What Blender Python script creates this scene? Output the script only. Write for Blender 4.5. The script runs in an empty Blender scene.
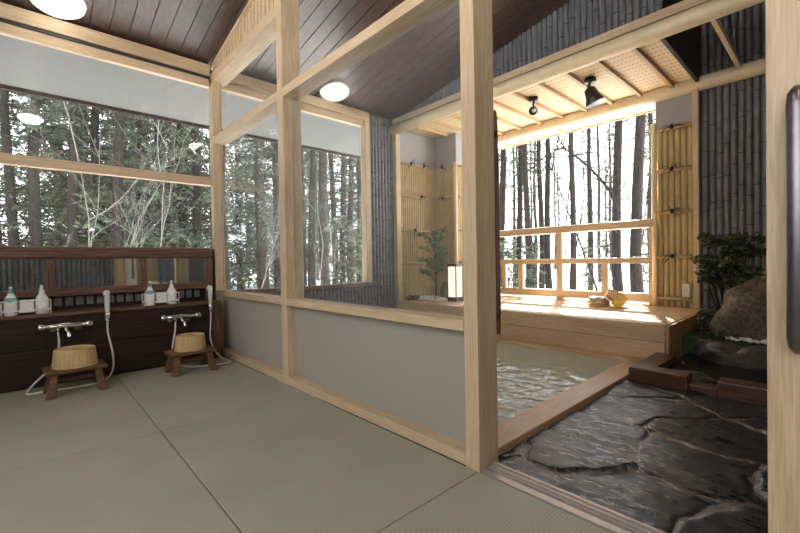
import bpy, math, random
from mathutils import Vector, Matrix, noise
random.seed(7)
PI = math.pi
SC = bpy.context.scene
COL = SC.collection

# ------------------------------------------------------------------ materials
MATS = {}
def newmat(name):
    m = bpy.data.materials.new(name); m.use_nodes = True
    nt = m.node_tree; nt.nodes.clear()
    MATS[name] = m
    return m, nt, nt.nodes, nt.links
def mapping(nt, scale, coord='Object', rot=(0, 0, 0)):
    tc = nt.nodes.new('ShaderNodeTexCoord'); mp = nt.nodes.new('ShaderNodeMapping')
    mp.inputs['Scale'].default_value = scale; mp.inputs['Rotation'].default_value = rot
    nt.links.new(tc.outputs[coord], mp.inputs['Vector'])
    return mp
def ramp(nt, stops):
    r = nt.nodes.new('ShaderNodeValToRGB'); e = r.color_ramp.elements
    while len(e) < len(stops): e.new(0.5)
    for i, (p, c) in enumerate(stops):
        e[i].position = p; e[i].color = (*c, 1)
    return r
def principled(nt, rough=.5, spec=.5, metal=0, **k):
    b = nt.nodes.new('ShaderNodeBsdfPrincipled'); o = nt.nodes.new('ShaderNodeOutputMaterial')
    b.inputs['Roughness'].default_value = rough; b.inputs['Metallic'].default_value = metal
    b.inputs['Specular IOR Level'].default_value = spec
    for kk, v in k.items(): b.inputs[kk.replace('_', ' ')].default_value = v
    nt.links.new(b.outputs[0], o.inputs['Surface'])
    return b
def plain(name, col, rough=.5, spec=.5, metal=0, var=.12, vs=9, bump=0, **k):
    m, nt, N, L = newmat(name)
    b = principled(nt, rough, spec, metal, **k)
    mp = mapping(nt, (vs, vs, vs))
    n = N.new('ShaderNodeTexNoise'); n.inputs['Detail'].default_value = 4; L.new(mp.outputs[0], n.inputs['Vector'])
    lo = tuple(c * (1 - var) for c in col); hi = tuple(min(1, c * (1 + var)) for c in col)
    r = ramp(nt, [(.3, lo), (.7, hi)]); L.new(n.outputs[0], r.inputs[0]); L.new(r.outputs[0], b.inputs['Base Color'])
    if bump:
        bp = N.new('ShaderNodeBump'); bp.inputs['Strength'].default_value = bump; bp.inputs['Distance'].default_value = .01
        L.new(n.outputs[0], bp.inputs['Height']); L.new(bp.outputs[0], b.inputs['Normal'])
    return m
def wood(name, axis, c1, c2, rough=.5, scale=26, spec=.35, stretch=.05, bump=.1):
    m, nt, N, L = newmat(name)
    b = principled(nt, rough, spec)
    s = [scale] * 3; s['xyz'.index(axis)] = scale * stretch
    mp = mapping(nt, s)
    n = N.new('ShaderNodeTexNoise'); n.inputs['Detail'].default_value = 6; n.inputs['Distortion'].default_value = .6
    L.new(mp.outputs[0], n.inputs['Vector'])
    s2 = [2.2] * 3; s2['xyz'.index(axis)] = .35
    mp2 = mapping(nt, s2); n2 = N.new('ShaderNodeTexNoise'); n2.inputs['Detail'].default_value = 2
    L.new(mp2.outputs[0], n2.inputs['Vector'])
    r = ramp(nt, [(.32, c1), (.68, c2)]); L.new(n.outputs[0], r.inputs[0])
    mx = N.new('ShaderNodeMixRGB'); mx.blend_type = 'MULTIPLY'; mx.inputs[0].default_value = .55
    r2 = ramp(nt, [(.3, (.72, .68, .62)), (.65, (1, 1, 1))]); L.new(n2.outputs[0], r2.inputs[0])
    L.new(r.outputs[0], mx.inputs[1]); L.new(r2.outputs[0], mx.inputs[2]); L.new(mx.outputs[0], b.inputs['Base Color'])
    if bump:
        bp = N.new('ShaderNodeBump'); bp.inputs['Strength'].default_value = bump; bp.inputs['Distance'].default_value = .004
        L.new(n.outputs[0], bp.inputs['Height']); L.new(bp.outputs[0], b.inputs['Normal'])
    return m
for ax in 'xyz':
    wood('cypress_' + ax, ax, (.52, .385, .245), (.70, .54, .375), .42)
    wood('log_wood_' + ax, ax, (.06, .03, .02), (.23, .125, .08), .45, scale=18)
    wood('dark_board_' + ax, ax, (.016, .008, .007), (.052, .025, .019), .4, scale=14)
    wood('batten_' + ax, ax, (.36, .21, .10), (.50, .32, .17), .5)
wood('deck_wood', 'x', (.50, .33, .185), (.68, .49, .30), .42)
wood('rim_wood', 'y', (.42, .25, .14), (.60, .40, .25), .38)
wood('red_curb', 'x', (.06, .024, .015), (.15, .062, .038), .35, scale=16)
wood('stool_wood', 'y', (.085, .038, .02), (.24, .125, .07), .45, scale=20)
wood('soffit_batten', 'y', (.42, .27, .13), (.58, .40, .22), .5)
plain('peeled_log', (.80, .66, .43), .38, var=.06, vs=1.5)
plain('grey_plaster', (.33, .33, .34), .85, var=.06, vs=20)
plain('eave_board', (.115, .115, .115), .8, var=.12, vs=6)
plain('chrome', (.75, .75, .77), .14, metal=1, var=.03)
plain('handle_metal', (.22, .19, .20), .33, metal=1, var=.08)
plain('hose_white', (.72, .71, .69), .4, var=.03)
plain('shower_grey', (.55, .55, .54), .35, var=.04)
plain('bottle_white', (.80, .77, .76), .32, var=.03)
plain('bottle_blue', (.16, .36, .42), .35, var=.15)
plain('pump_white', (.82, .84, .85), .3, var=.02)
plain('caddy_white', (.80, .79, .76), .35, var=.03)
plain('black_metal', (.012, .012, .013), .35, var=.2)
plain('lantern_black', (.02, .018, .017), .4, var=.2)
plain('rope_black', (.02, .018, .015), .9, var=.2)
plain('white_pebble', (.72, .71, .69), .6, var=.12, vs=30)
plain('boulder_brown', (.125, .098, .075), .8, var=.5, vs=7, bump=1)
plain('boulder_dark', (.045, .04, .034), .5, var=.5, vs=12, bump=.9)
plain('moss', (.035, .06, .018), .95, var=.5, vs=40)
plain('leaf_dark', (.040, .060, .018), .5, var=.5, vs=3)
plain('leaf_fresh', (.11, .17, .04), .5, var=.45, vs=3)
plain('conifer_green', (.060, .080, .046), .7, var=.55, vs=.9)
plain('conifer_olive', (.075, .09, .048), .7, var=.5, vs=.9)
plain('pale_bark', (.20, .19, .17), .85, var=.25, vs=6)
plain('towel', (.62, .55, .60), .95, var=.1, vs=40, bump=.4)
plain('yellow_cloth', (.85, .66, .08), .7, var=.1)
plain('outlet_plastic', (.66, .63, .52), .4, var=.02)
plain('subfloor', (.18, .15, .11), .8)
plain('brass', (.5, .4, .2), .3, metal=1)
plain('plug_dark', (.03, .03, .03), .5)
plain('rail_metal', (.40, .35, .32), .33, var=.08, metal=.35)
wood('bark', 'z', (.010, .007, .006), (.036, .028, .024), .95, scale=9, stretch=.12, bump=.6)
wood('bowl_wood', 'z', (.52, .37, .17), (.68, .50, .25), .45, scale=14)
wood('bucket_wood', 'z', (.50, .36, .18), (.70, .53, .30), .5, scale=18)

def bamboo(name, c1, c2, band, rough):
    m, nt, N, L = newmat(name)
    b = principled(nt, rough, .5)
    mp = mapping(nt, (14, 14, 1.3)); n = N.new('ShaderNodeTexNoise'); n.inputs['Detail'].default_value = 5
    L.new(mp.outputs[0], n.inputs['Vector'])
    r = ramp(nt, [(.3, c1), (.72, c2)]); L.new(n.outputs[0], r.inputs[0]); L.new(r.outputs[0], b.inputs['Base Color'])
    m2 = plain(name + '_node', band, .6, var=.2)
    return m
bamboo('smoked_bamboo', (.075, .078, .088), (.225, .225, .235), (.010, .010, .011), .36)
bamboo('yellow_bamboo', (.38, .285, .135), (.58, .445, .22), (.36, .25, .11), .42)

def mat_ceiling():
    m, nt, N, L = newmat('ceiling_boards')
    b = principled(nt, .33, .5)
    mp = mapping(nt, (1.2, 9, 9)); n = N.new('ShaderNodeTexNoise'); n.inputs['Detail'].default_value = 6
    L.new(mp.outputs[0], n.inputs['Vector'])
    r = ramp(nt, [(.3, (.030, .016, .014)), (.75, (.115, .066, .054))]); L.new(n.outputs[0], r.inputs[0])
    L.new(r.outputs[0], b.inputs['Base Color'])
    bp = N.new('ShaderNodeBump'); bp.inputs['Strength'].default_value = .25; bp.inputs['Distance'].default_value = .006
    L.new(n.outputs[0], bp.inputs['Height']); L.new(bp.outputs[0], b.inputs['Normal'])
mat_ceiling()

def mat_tatami():
    m, nt, N, L = newmat('tatami_weave')
    b = principled(nt, .55, .3)
    tc = N.new('ShaderNodeTexCoord')
    def wave(direction, sc):
        w = N.new('ShaderNodeTexWave'); w.wave_type = 'BANDS'; w.bands_direction = direction
        w.inputs['Scale'].default_value = sc; w.inputs['Distortion'].default_value = .4
        w.inputs['Detail'].default_value = 1
        L.new(tc.outputs['Object'], w.inputs['Vector']); return w
    a = wave('X', 24); c = wave('Y', 60)
    mx = N.new('ShaderNodeMixRGB'); mx.inputs[0].default_value = .4
    L.new(a.outputs['Color'], mx.inputs[1]); L.new(c.outputs['Color'], mx.inputs[2])
    n = N.new('ShaderNodeTexNoise'); n.inputs['Scale'].default_value = 3; L.new(tc.outputs['Object'], n.inputs['Vector'])
    r = ramp(nt, [(0, (.31, .297, .225)), (1, (.435, .415, .325))]); L.new(mx.outputs[0], r.inputs[0])
    r2 = ramp(nt, [(.3, (.9, .9, .88)), (.7, (1, 1, 1))]); L.new(n.outputs[0], r2.inputs[0])
    m2 = N.new('ShaderNodeMixRGB'); m2.blend_type = 'MULTIPLY'; m2.inputs[0].default_value = 1
    L.new(r.outputs[0], m2.inputs[1]); L.new(r2.outputs[0], m2.inputs[2]); L.new(m2.outputs[0], b.inputs['Base Color'])
    bp = N.new('ShaderNodeBump'); bp.inputs['Strength'].default_value = .3; bp.inputs['Distance'].default_value = .002
    L.new(mx.outputs[0], bp.inputs['Height']); L.new(bp.outputs[0], b.inputs['Normal'])
mat_tatami()

def mat_slate():
    m, nt, N, L = newmat('wet_slate')
    b = principled(nt, .2, .38)
    mp = mapping(nt, (2.2, 5.5, 4)); n = N.new('ShaderNodeTexNoise'); n.inputs['Detail'].default_value = 5; n.inputs['Distortion'].default_value = 1.6
    L.new(mp.outputs[0], n.inputs['Vector'])
    r = ramp(nt, [(.3, (.004, .0045, .006)), (.75, (.030, .032, .036))]); L.new(n.outputs[0], r.inputs[0]); L.new(r.outputs[0], b.inputs['Base Color'])
    rr = ramp(nt, [(.35, (.22, .22, .22)), (.65, (.5, .5, .5))]); L.new(n.outputs[0], rr.inputs[0]); L.new(rr.outputs[0], b.inputs['Roughness'])
    bp = N.new('ShaderNodeBump'); bp.inputs['Strength'].default_value = .2; bp.inputs['Distance'].default_value = .012
    L.new(n.outputs[0], bp.inputs['Height']); L.new(bp.outputs[0], b.inputs['Normal'])
    b2 = plain('slate_joint', (.10, .075, .062), .10, .8, var=.3, vs=40, bump=.4)
mat_slate()

def schlick(nt, f0):
    N, L = nt.nodes, nt.links
    lw = N.new('ShaderNodeLayerWeight'); lw.inputs[0].default_value = .5
    p = N.new('ShaderNodeMath'); p.operation = 'POWER'; p.inputs[1].default_value = 5; L.new(lw.outputs['Facing'], p.inputs[0])
    a = N.new('ShaderNodeMath'); a.operation = 'MULTIPLY_ADD'; a.inputs[1].default_value = 1 - f0; a.inputs[2].default_value = f0; L.new(p.outputs[0], a.inputs[0])
    return lw, a
def mat_glass():
    m, nt, N, L = newmat('window_glass')
    t = N.new('ShaderNodeBsdfTransparent'); t.inputs[0].default_value = (.97, .98, .975, 1)
    g = N.new('ShaderNodeBsdfGlossy'); g.inputs['Roughness'].default_value = .01
    lw, f = schlick(nt, .04)
    mx = N.new('ShaderNodeMixShader'); L.new(f.outputs[0], mx.inputs[0]); L.new(t.outputs[0], mx.inputs[1]); L.new(g.outputs[0], mx.inputs[2])
    d = N.new('ShaderNodeBsdfDiffuse'); d.inputs[0].default_value = (.75, .78, .80, 1)
    m2 = N.new('ShaderNodeMixShader'); m2.inputs[0].default_value = .035; L.new(mx.outputs[0], m2.inputs[1]); L.new(d.outputs[0], m2.inputs[2])  # pale diffuse share imitates a veil of reflected haze
    o = N.new('ShaderNodeOutputMaterial'); L.new(m2.outputs[0], o.inputs['Surface'])
    m, nt, N, L = newmat('frosted_glass')
    d = N.new('ShaderNodeBsdfDiffuse'); d.inputs[0].default_value = (.50, .485, .43, 1)
    t = N.new('ShaderNodeBsdfTranslucent'); t.inputs[0].default_value = (.62, .60, .54, 1)
    g = N.new('ShaderNodeBsdfGlossy'); g.inputs['Roughness'].default_value = .35
    mx = N.new('ShaderNodeMixShader'); mx.inputs[0].default_value = .40; L.new(d.outputs[0], mx.inputs[1]); L.new(t.outputs[0], mx.inputs[2])
    m2 = N.new('ShaderNodeMixShader'); m2.inputs[0].default_value = .05; L.new(mx.outputs[0], m2.inputs[1]); L.new(g.outputs[0], m2.inputs[2])
    o = N.new('ShaderNodeOutputMaterial'); L.new(m2.outputs[0], o.inputs['Surface'])
    m, nt, N, L = newmat('mirror')
    b = principled(nt, .03, .5, 1); b.inputs['Base Color'].default_value = (.72, .75, .76, 1)
mat_glass()

def mat_water(name, milk, strength, scale, clear, rough=.02):
    m, nt, N, L = newmat(name)
    d = N.new('ShaderNodeBsdfDiffuse'); d.inputs[0].default_value = (*milk, 1)
    t = N.new('ShaderNodeBsdfTransparent'); t.inputs[0].default_value = (.80, .85, .70, 1)
    g = N.new('ShaderNodeBsdfGlossy'); g.inputs['Roughness'].default_value = rough
    mx = N.new('ShaderNodeMixShader'); mx.inputs[0].default_value = clear
    L.new(d.outputs[0], mx.inputs[1]); L.new(t.outputs[0], mx.inputs[2])
    lw, f = schlick(nt, .03)
    m2 = N.new('ShaderNodeMixShader'); L.new(f.outputs[0], m2.inputs[0]); L.new(mx.outputs[0], m2.inputs[1]); L.new(g.outputs[0], m2.inputs[2])
    mp = mapping(nt, (scale, scale * .8, scale)); n = N.new('ShaderNodeTexNoise'); n.inputs['Detail'].default_value = 1.5; n.inputs['Distortion'].default_value = .8
    L.new(mp.outputs[0], n.inputs['Vector'])
    bp = N.new('ShaderNodeBump'); bp.inputs['Strength'].default_value = strength; bp.inputs['Distance'].default_value = .05
    L.new(n.outputs[0], bp.inputs['Height']); L.new(bp.outputs[0], g.inputs['Normal']); L.new(bp.outputs[0], lw.inputs['Normal'])
    o = N.new('ShaderNodeOutputMaterial'); L.new(m2.outputs[0], o.inputs['Surface'])
mat_water('bath_water', (.50, .55, .47), .0, 9, .20)
mat_water('pond_water', (.012, .014, .010), .15, 5, .15)

def emit(name, col, s):
    m, nt, N, L = newmat(name)
    e = N.new('ShaderNodeEmission'); e.inputs[0].default_value = (*col, 1); e.inputs[1].default_value = s
    o = N.new('ShaderNodeOutputMaterial'); L.new(e.outputs[0], o.inputs['Surface'])
emit('lamp_glow', (1, .94, .80), 3.2)
emit('fill_lamp_glow', (1, .93, .78), 18)  # glow of the added unseen lamps only
emit('lantern_glow', (1, .88, .70), .85)
emit('lamp_glow_dim', (1, .93, .72), .75)

def mat_soffit():
    m, nt, N, L = newmat('soffit_board')
    b = principled(nt, .6, .3)
    tc = N.new('ShaderNodeTexCoord')
    # perforated acoustic board: short dark dashes in rows
    br = N.new('ShaderNodeTexBrick'); br.offset = .5
    br.inputs['Scale'].default_value = 1; br.inputs['Brick Width'].default_value = .032; br.inputs['Row Height'].default_value = .09
    br.inputs['Mortar Size'].default_value = .006; br.inputs['Mortar Smooth'].default_value = 0
    sep = N.new('ShaderNodeSeparateXYZ'); L.new(tc.outputs['Object'], sep.inputs[0])
    def mod(o, p, lo):
        a = N.new('ShaderNodeMath'); a.operation = 'MODULO'; a.inputs[1].default_value = p; L.new(o, a.inputs[0])
        c = N.new('ShaderNodeMath'); c.operation = 'LESS_THAN'; c.inputs[1].default_value = lo; L.new(a.outputs[0], c.inputs[0]); return c
    cx = mod(sep.outputs[0], .040, .024); cy = mod(sep.outputs[1], .10, .014)
    mu = N.new('ShaderNodeMath'); mu.operation = 'MULTIPLY'; L.new(cx.outputs[0], mu.inputs[0]); L.new(cy.outputs[0], mu.inputs[1])
    mx = N.new('ShaderNodeMixRGB'); mx.inputs[1].default_value = (.72, .55, .34, 1); mx.inputs[2].default_value = (.24, .15, .07, 1)
    L.new(mu.outputs[0], mx.inputs[0]); L.new(mx.outputs[0], b.inputs['Base Color'])
mat_soffit()

def mat_ground():
    m, nt, N, L = newmat('snowy_ground')
    b = principled(nt, .9, .2)
    mp = mapping(nt, (.55, .55, .55)); n = N.new('ShaderNodeTexNoise'); n.inputs['Detail'].default_value = 6
    L.new(mp.outputs[0], n.inputs['Vector'])
    r = ramp(nt, [(.30, (.13, .10, .07)), (.40, (.85, .86, .88))]); L.new(n.outputs[0], r.inputs[0]); L.new(r.outputs[0], b.inputs['Base Color'])
mat_ground()

# ------------------------------------------------------------------ mesh helpers
class MB:
    def __init__(s): s.v = []; s.f = []; s.m = []
    def add(s, vs, fs, mi=0):
        o = len(s.v); s.v += [tuple(v) for v in vs]; s.f += [tuple(i + o for i in f) for f in fs]; s.m += [mi] * len(fs); return s
    def box(s, x0, x1, y0, y1, z0, z1, mi=0):
        vs = [(x, y, z) for x in (x0, x1) for y in (y0, y1) for z in (z0, z1)]
        return s.add(vs, [(0, 1, 3, 2), (4, 6, 7, 5), (0, 4, 5, 1), (2, 3, 7, 6), (0, 2, 6, 4), (1, 5, 7, 3)], mi)
    def obox(s, c, size, rot, mi=0):
        M = rot.to_matrix() if hasattr(rot, 'to_matrix') else rot
        hx, hy, hz = [a / 2 for a in size]
        vs = [Vector(c) + M @ Vector((x, y, z)) for x in (-hx, hx) for y in (-hy, hy) for z in (-hz, hz)]
        return s.add(vs, [(0, 1, 3, 2), (4, 6, 7, 5), (0, 4, 5, 1), (2, 3, 7, 6), (0, 2, 6, 4), (1, 5, 7, 3)], mi)
    def prism(s, pts, d, mi=0):
        n = len(pts); d = Vector(d); a = [Vector(p) for p in pts]
        fs = [tuple(range(n)), tuple(range(2 * n - 1, n - 1, -1))] + [(i, i + n, (i + 1) % n + n, (i + 1) % n) for i in range(n)]
        return s.add(a + [p + d for p in a], fs, mi)
    def tube(s, pts, r, seg=8, cap=True, mi=0, mis=None):
        pts = [Vector(p) for p in pts]; n = len(pts)
        rs = r if isinstance(r, (list, tuple)) else [r] * n
        t0 = (pts[1] - pts[0]).normalized()
        u = t0.orthogonal().normalized(); vs = []
        for i, p in enumerate(pts):
            t = (pts[min(i + 1, n - 1)] - pts[max(i - 1, 0)]).normalized()
            u = (u - t * u.dot(t)).normalized(); w = t.cross(u)
            for k in range(seg):
                a = 2 * PI * k / seg
                vs.append(p + (u * math.cos(a) + w * math.sin(a)) * rs[i])
        o = len(s.v); s.v += [tuple(v) for v in vs]
        for i in range(n - 1):
            for k in range(seg):
                s.f.append((o + i * seg + k, o + i * seg + (k + 1) % seg, o + (i + 1) * seg + (k + 1) % seg, o + (i + 1) * seg + k))
                s.m.append(mis[i] if mis else mi)
        if cap:
            s.f.append(tuple(o + k for k in range(seg))[::-1]); s.m.append(mi)
            s.f.append(tuple(o + (n - 1) * seg + k for k in range(seg))); s.m.append(mi)
        return s
    def lathe(s, c, prof, seg=20, mi=0, sx=1, sy=1, M=None):
        c = Vector(c); M = M or Matrix.Identity(3); o = len(s.v); n = len(prof)
        for (r, z) in prof:
            for k in range(seg):
                a = 2 * PI * k / seg
                s.v.append(tuple(c + M @ Vector((r * sx * math.cos(a), r * sy * math.sin(a), z))))
        for i in range(n - 1):
            for k in range(seg):
                s.f.append((o + i * seg + k, o + i * seg + (k + 1) % seg, o + (i + 1) * seg + (k + 1) % seg, o + (i + 1) * seg + k)); s.m.append(mi)
        s.f.append(tuple(o + k for k in range(seg))[::-1]); s.m.append(mi)
        s.f.append(tuple(o + (n - 1) * seg + k for k in range(seg))); s.m.append(mi)
        return s
    def rock(s, c, size, seed=0, seg=18, rings=12, amp=.22, mi=0, flat=True):
        c = Vector(c); o = len(s.v)
        for i in range(rings + 1):
            th = PI * i / rings
            for k in range(seg):
                a = 2 * PI * k / seg
                d = Vector((math.sin(th) * math.cos(a), math.sin(th) * math.sin(a), math.cos(th)))
                q = 1 + amp * noise.noise(d * 1.3 + Vector((seed, seed * 2.1, 0))) * 1.6 + amp * .5 * noise.noise(d * 3.7 + Vector((0, seed, seed)))
                p = Vector((d.x * size[0], d.y * size[1], d.z * size[2])) * q
                s.v.append(tuple(c + p))
        for i in range(rings):
            for k in range(seg):
                s.f.append((o + i * seg + k, o + (i + 1) * seg + k, o + (i + 1) * seg + (k + 1) % seg, o + i * seg + (k + 1) % seg)); s.m.append(mi)
        return s
    def build(s, name, mat, parent=None, smooth=False, bevel=0):
        me = bpy.data.meshes.new(name)
        org = Vector((0, 0, 0))
        me.from_pydata(s.v, [], s.f)
        mats = mat if isinstance(mat, (list, tuple)) else [mat]
        for m in mats: me.materials.append(MATS[m])
        me.polygons.foreach_set('material_index', s.m)
        if smooth: me.polygons.foreach_set('use_smooth', [True] * len(s.f))
        me.update(); me.validate()
        ob = bpy.data.objects.new(name, me); COL.objects.link(ob)
        if parent is not None:
            ob.parent = parent; ob.matrix_parent_inverse = Matrix.Translation(parent.location).inverted() if parent.get('_abs') else Matrix.Identity(4)
        if bevel:
            b = ob.modifiers.new('bevel', 'BEVEL'); b.width = bevel; b.segments = 2; b.limit_method = 'ANGLE'
        return ob
def tag(o, label=None, cat=None, group=None, kind=None):
    if label: o['label'] = label
    if cat: o['category'] = cat
    if group: o['group'] = group
    if kind: o['kind'] = kind
    return o
def thing(name, label, cat, loc=(0, 0, 0), group=None, kind=None, abs_=True):
    """Empty at the thing's base; with abs_ its parts are given in world coordinates."""
    o = bpy.data.objects.new(name, None); o.location = loc; o.empty_display_size = .1; COL.objects.link(o)
    if abs_: o['_abs'] = 1
    return tag(o, label, cat, group, kind)
def copy_tree(o, parent=None):
    c = o.copy(); COL.objects.link(c)
    if parent is not None: c.parent = parent
    for ch in [x for x in o.children]: copy_tree(ch, c)
    return c
def st(o, label, cat='part of the room'):
    return tag(o, label, cat, kind='structure')
def arc(pts, n=24):
    """Catmull-Rom through points."""
    P = [Vector(p) for p in pts]; P = [P[0]] + P + [P[-1]]; out = []
    for i in range(1, len(P) - 2):
        for k in range(n // (len(P) - 3) + 1):
            t = k / (n // (len(P) - 3) + 1)
            a, b, c, d = P[i - 1], P[i], P[i + 1], P[i + 2]
            out.append(.5 * ((2 * b) + (c - a) * t + (2 * a - 5 * b + 4 * c - d) * t * t + (3 * b - a - 3 * c + d) * t ** 3))
    out.append(P[-2]); return out

def roofz(x):
    return 3.10 + .185 * x if x < 4.6 else 3.951 - .185 * (x - 4.6)

# ------------------------------------------------------------------ camera
cam = bpy.data.cameras.new('camera'); co = bpy.data.objects.new('camera', cam); COL.objects.link(co)
rt = Vector((0.675856789623323, 0.7368444376850556, -0.016669570259892803))
up = Vector((0.001894476173189056, 0.020880270956450828, 0.9997801884638514))
fw = Vector((-0.7370305359210596, 0.6757398086078542, -0.012716138664550744))
co.matrix_world = Matrix(((rt.x, up.x, -fw.x, 4.619), (rt.y, up.y, -fw.y, -1.4674), (rt.z, up.z, -fw.z, .95), (0, 0, 0, 1)))
cam.lens = 403.84 / 800 * 36; cam.sensor_width = 36; cam.clip_start = .03; cam.clip_end = 400
SC.camera = co

# ------------------------------------------------------------------ floors
st(MB().box(-.1, 6.7, -3.2, 0, -.12, -.022).build('floor', 'subfloor'), 'subfloor under the green tatami mats', 'floor')
xs = [(.33, 1.995), (2.0, 3.515), (3.52, 5.035), (5.04, 6.6)]
ys = [(-.93, -.003), (-1.86, -.935), (-3.1, -1.865)]
mlab = {(0, 0): 'grey-green tatami mat at the corner under the stool nearest the partition post',
        (0, 1): 'grey-green tatami mat at the lower left, under the stool farther from the partition',
        (1, 0): 'grey-green tatami mat along the foot of the frosted glass panel',
        (1, 1): 'grey-green tatami mat at the bottom left centre of the photo, off the partition',
        (2, 0): 'grey-green tatami mat in front of the open doorway threshold',
        (2, 1): 'grey-green tatami mat in front of the doorway, one row back from the threshold'}
for i, (x0, x1) in enumerate(xs):
    for j, (y0, y1) in enumerate(ys):
        o = MB().box(x0, x1, y0, y1, -.022, 0).build('tatami_mat', 'tatami_weave', bevel=.003)
        tag(o, mlab.get((i, j), 'grey-green tatami mat behind the camera position, beyond the visible floor'), 'mat', 'tatami mats on the floor')

# irregular slate floor of the bath side
def slate():
    rnd = random.Random(11)
    x0, x1, y0, y1 = 3.50, 6.6, .12, 1.985
    seeds = []
    gx, gy = 7, 4
    for i in range(gx + 2):
        for j in range(gy + 2):
            seeds.append((x0 + (i - .5 + rnd.uniform(-.38, .38)) * (x1 - x0) / gx, y0 + (j - .5 + rnd.uniform(-.38, .38)) * (y1 - y0) / gy, rnd.uniform(-.004, .004), rnd.uniform(-.02, .02), rnd.uniform(-.02, .02)))
    nx, ny = 300, 190
    v = []; f = []; mi = []; val = []
    for j in range(ny + 1):
        for i in range(nx + 1):
            x = x0 + (x1 - x0) * i / nx; y = y0 + (y1 - y0) * j / ny
            wx = x + .10 * noise.noise(Vector((x * 3, y * 3, 0))) + .02 * noise.noise(Vector((x * 14, y * 14, 3)))
            wy = y + .10 * noise.noise(Vector((x * 3, y * 3, 7))) + .02 * noise.noise(Vector((x * 14, y * 14, 9)))
            b1 = b2 = 9; s1 = None
            for s in seeds:
                d = (s[0] - wx) ** 2 + (s[1] - wy) ** 2
                if d < b1: b2 = b1; b1 = d; s1 = s
                elif d < b2: b2 = d
            e = math.sqrt(b2) - math.sqrt(b1)
            top = s1[2] + (x - s1[0]) * s1[3] + (y - s1[1]) * s1[4] + .0055 * noise.noise(Vector((x * 5, y * 10, 1))) + .0015 * noise.noise(Vector((x * 25, y * 30, 1)))
            k = min(1, max(0, (e - .012) / .022)); k = k * k * (3 - 2 * k)
            v.append((x, y, -.007 * (1 - k) + top * k - .002)); val.append(e)
    for j in range(ny):
        for i in range(nx):
            a = j * (nx + 1) + i
            f.append((a, a + 1, a + nx + 2, a + nx + 1)); mi.append(1 if val[a] < .016 else 0)
    m = MB(); m.v = v; m.f = f; m.m = mi
    st(m.build('floor', ['wet_slate', 'slate_joint'], smooth=True), 'wet black crazy-paved slate floor outside the doorway', 'floor')
slate()
st(MB().box(-.1, 6.7, 0, 4.5, -.8, -.70).build('floor', 'subfloor'), 'concrete base below the bath and garden', 'floor')
m = MB(); m.box(3.50, 6.6, .12, 1.985, -.7, -.03)
st(m.build('floor', 'subfloor'), 'base under the slate paving', 'floor')
m = MB()
m.box(3.53, 6.6, .0, .035, -.02, .006); m.box(3.53, 6.6, .05, .115, -.02, .010)
m.box(3.53, 6.6, .035, .05, -.02, -.002); m.box(3.53, 6.6, .062, .068, .01, .016); m.box(3.53, 6.6, .09, .096, .01, .016)
st(m.build('trim_1', 'rail_metal', bevel=.002), 'pale grooved sliding-door track along the doorway threshold', 'threshold')

# ------------------------------------------------------------------ bamboo cladding helper
def bamboo_wall(m, p0, d, n, dia, z0, ztop, nrm, seed=0, spacing=.30, arcseg=7):
    """half-round poles standing side by side from p0 along d, facing nrm; material 0 pole, 1 node"""
    rnd = random.Random(seed); d = Vector(d); nrm = Vector(nrm)
    for i in range(n):
        c = Vector((p0[0], p0[1], 0)) + d * (dia * (i + .5))
        zt = ztop(c.x, c.y) if callable(ztop) else ztop
        r = dia * .5 * rnd.uniform(.92, 1.0)
        zs = [(z0, 1, 0)]
        z = z0 + rnd.uniform(.03, spacing)
        while z < zt - .03:
            zs += [(z - .02, 1, 0), (z - .005, 1.05, 1), (z + .004, .97, 1), (z + .012, 1.05, 0), (z + .03, 1, 0)]
            z += spacing * rnd.uniform(.8, 1.2)
        zs.append((zt, 1, 0))
        o = len(m.v)
        for (z, k, mm) in zs:
            for a in range(arcseg):
                t = PI * a / (arcseg - 1)
                p = c + d * (r * k * math.cos(t)) + nrm * (r * k * math.sin(t))
                m.v.append((p.x, p.y, z))
        for q in range(len(zs) - 1):
            for a in range(arcseg - 1):
                m.f.append((o + q * arcseg + a, o + q * arcseg + a + 1, o + (q + 1) * arcseg + a + 1, o + (q + 1) * arcseg + a))
                m.m.append(1 if (zs[q][2] == 1 and zs[q + 1][2] == 1) else 0)
    return m
DB = ['smoked_bamboo', 'smoked_bamboo_node']; YB = ['yellow_bamboo', 'yellow_bamboo_node']

# ------------------------------------------------------------------ left (window) wall
m = MB(); m.box(-.12, -.005, -3.1, .05, -.5, 1.10)
st(m.build('wall_left', 'dark_board_y'), 'dark timber wall behind the washing counter', 'wall')
m = MB(); m.box(-.12, -.01, .05, 2.165, -.7, .60); m.box(-.12, -.01, 2.165, 2.74, -.7, 3.10)
w = st(m.build('wall_left', 'dark_board_z'), 'bamboo-clad wall under and beside the far bath window', 'wall')
b = MB()
bamboo_wall(b, (-.01, .14), (0, 1, 0), 35, .06, -.05, .60, (1, 0, 0), 3)
bamboo_wall(b, (-.01, 2.17), (0, 1, 0), 8, .0605, -.05, lambda x, y: 3.09, (1, 0, 0), 4)
b.build('bamboo_cladding', DB, w, smooth=True)
m = MB(); m.box(-.06, .09, .1, 2.30, .60, .655)
st(m.build('trim_2', 'log_wood_y', bevel=.01), 'dark log sill under the far bath window', 'sill')

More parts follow.
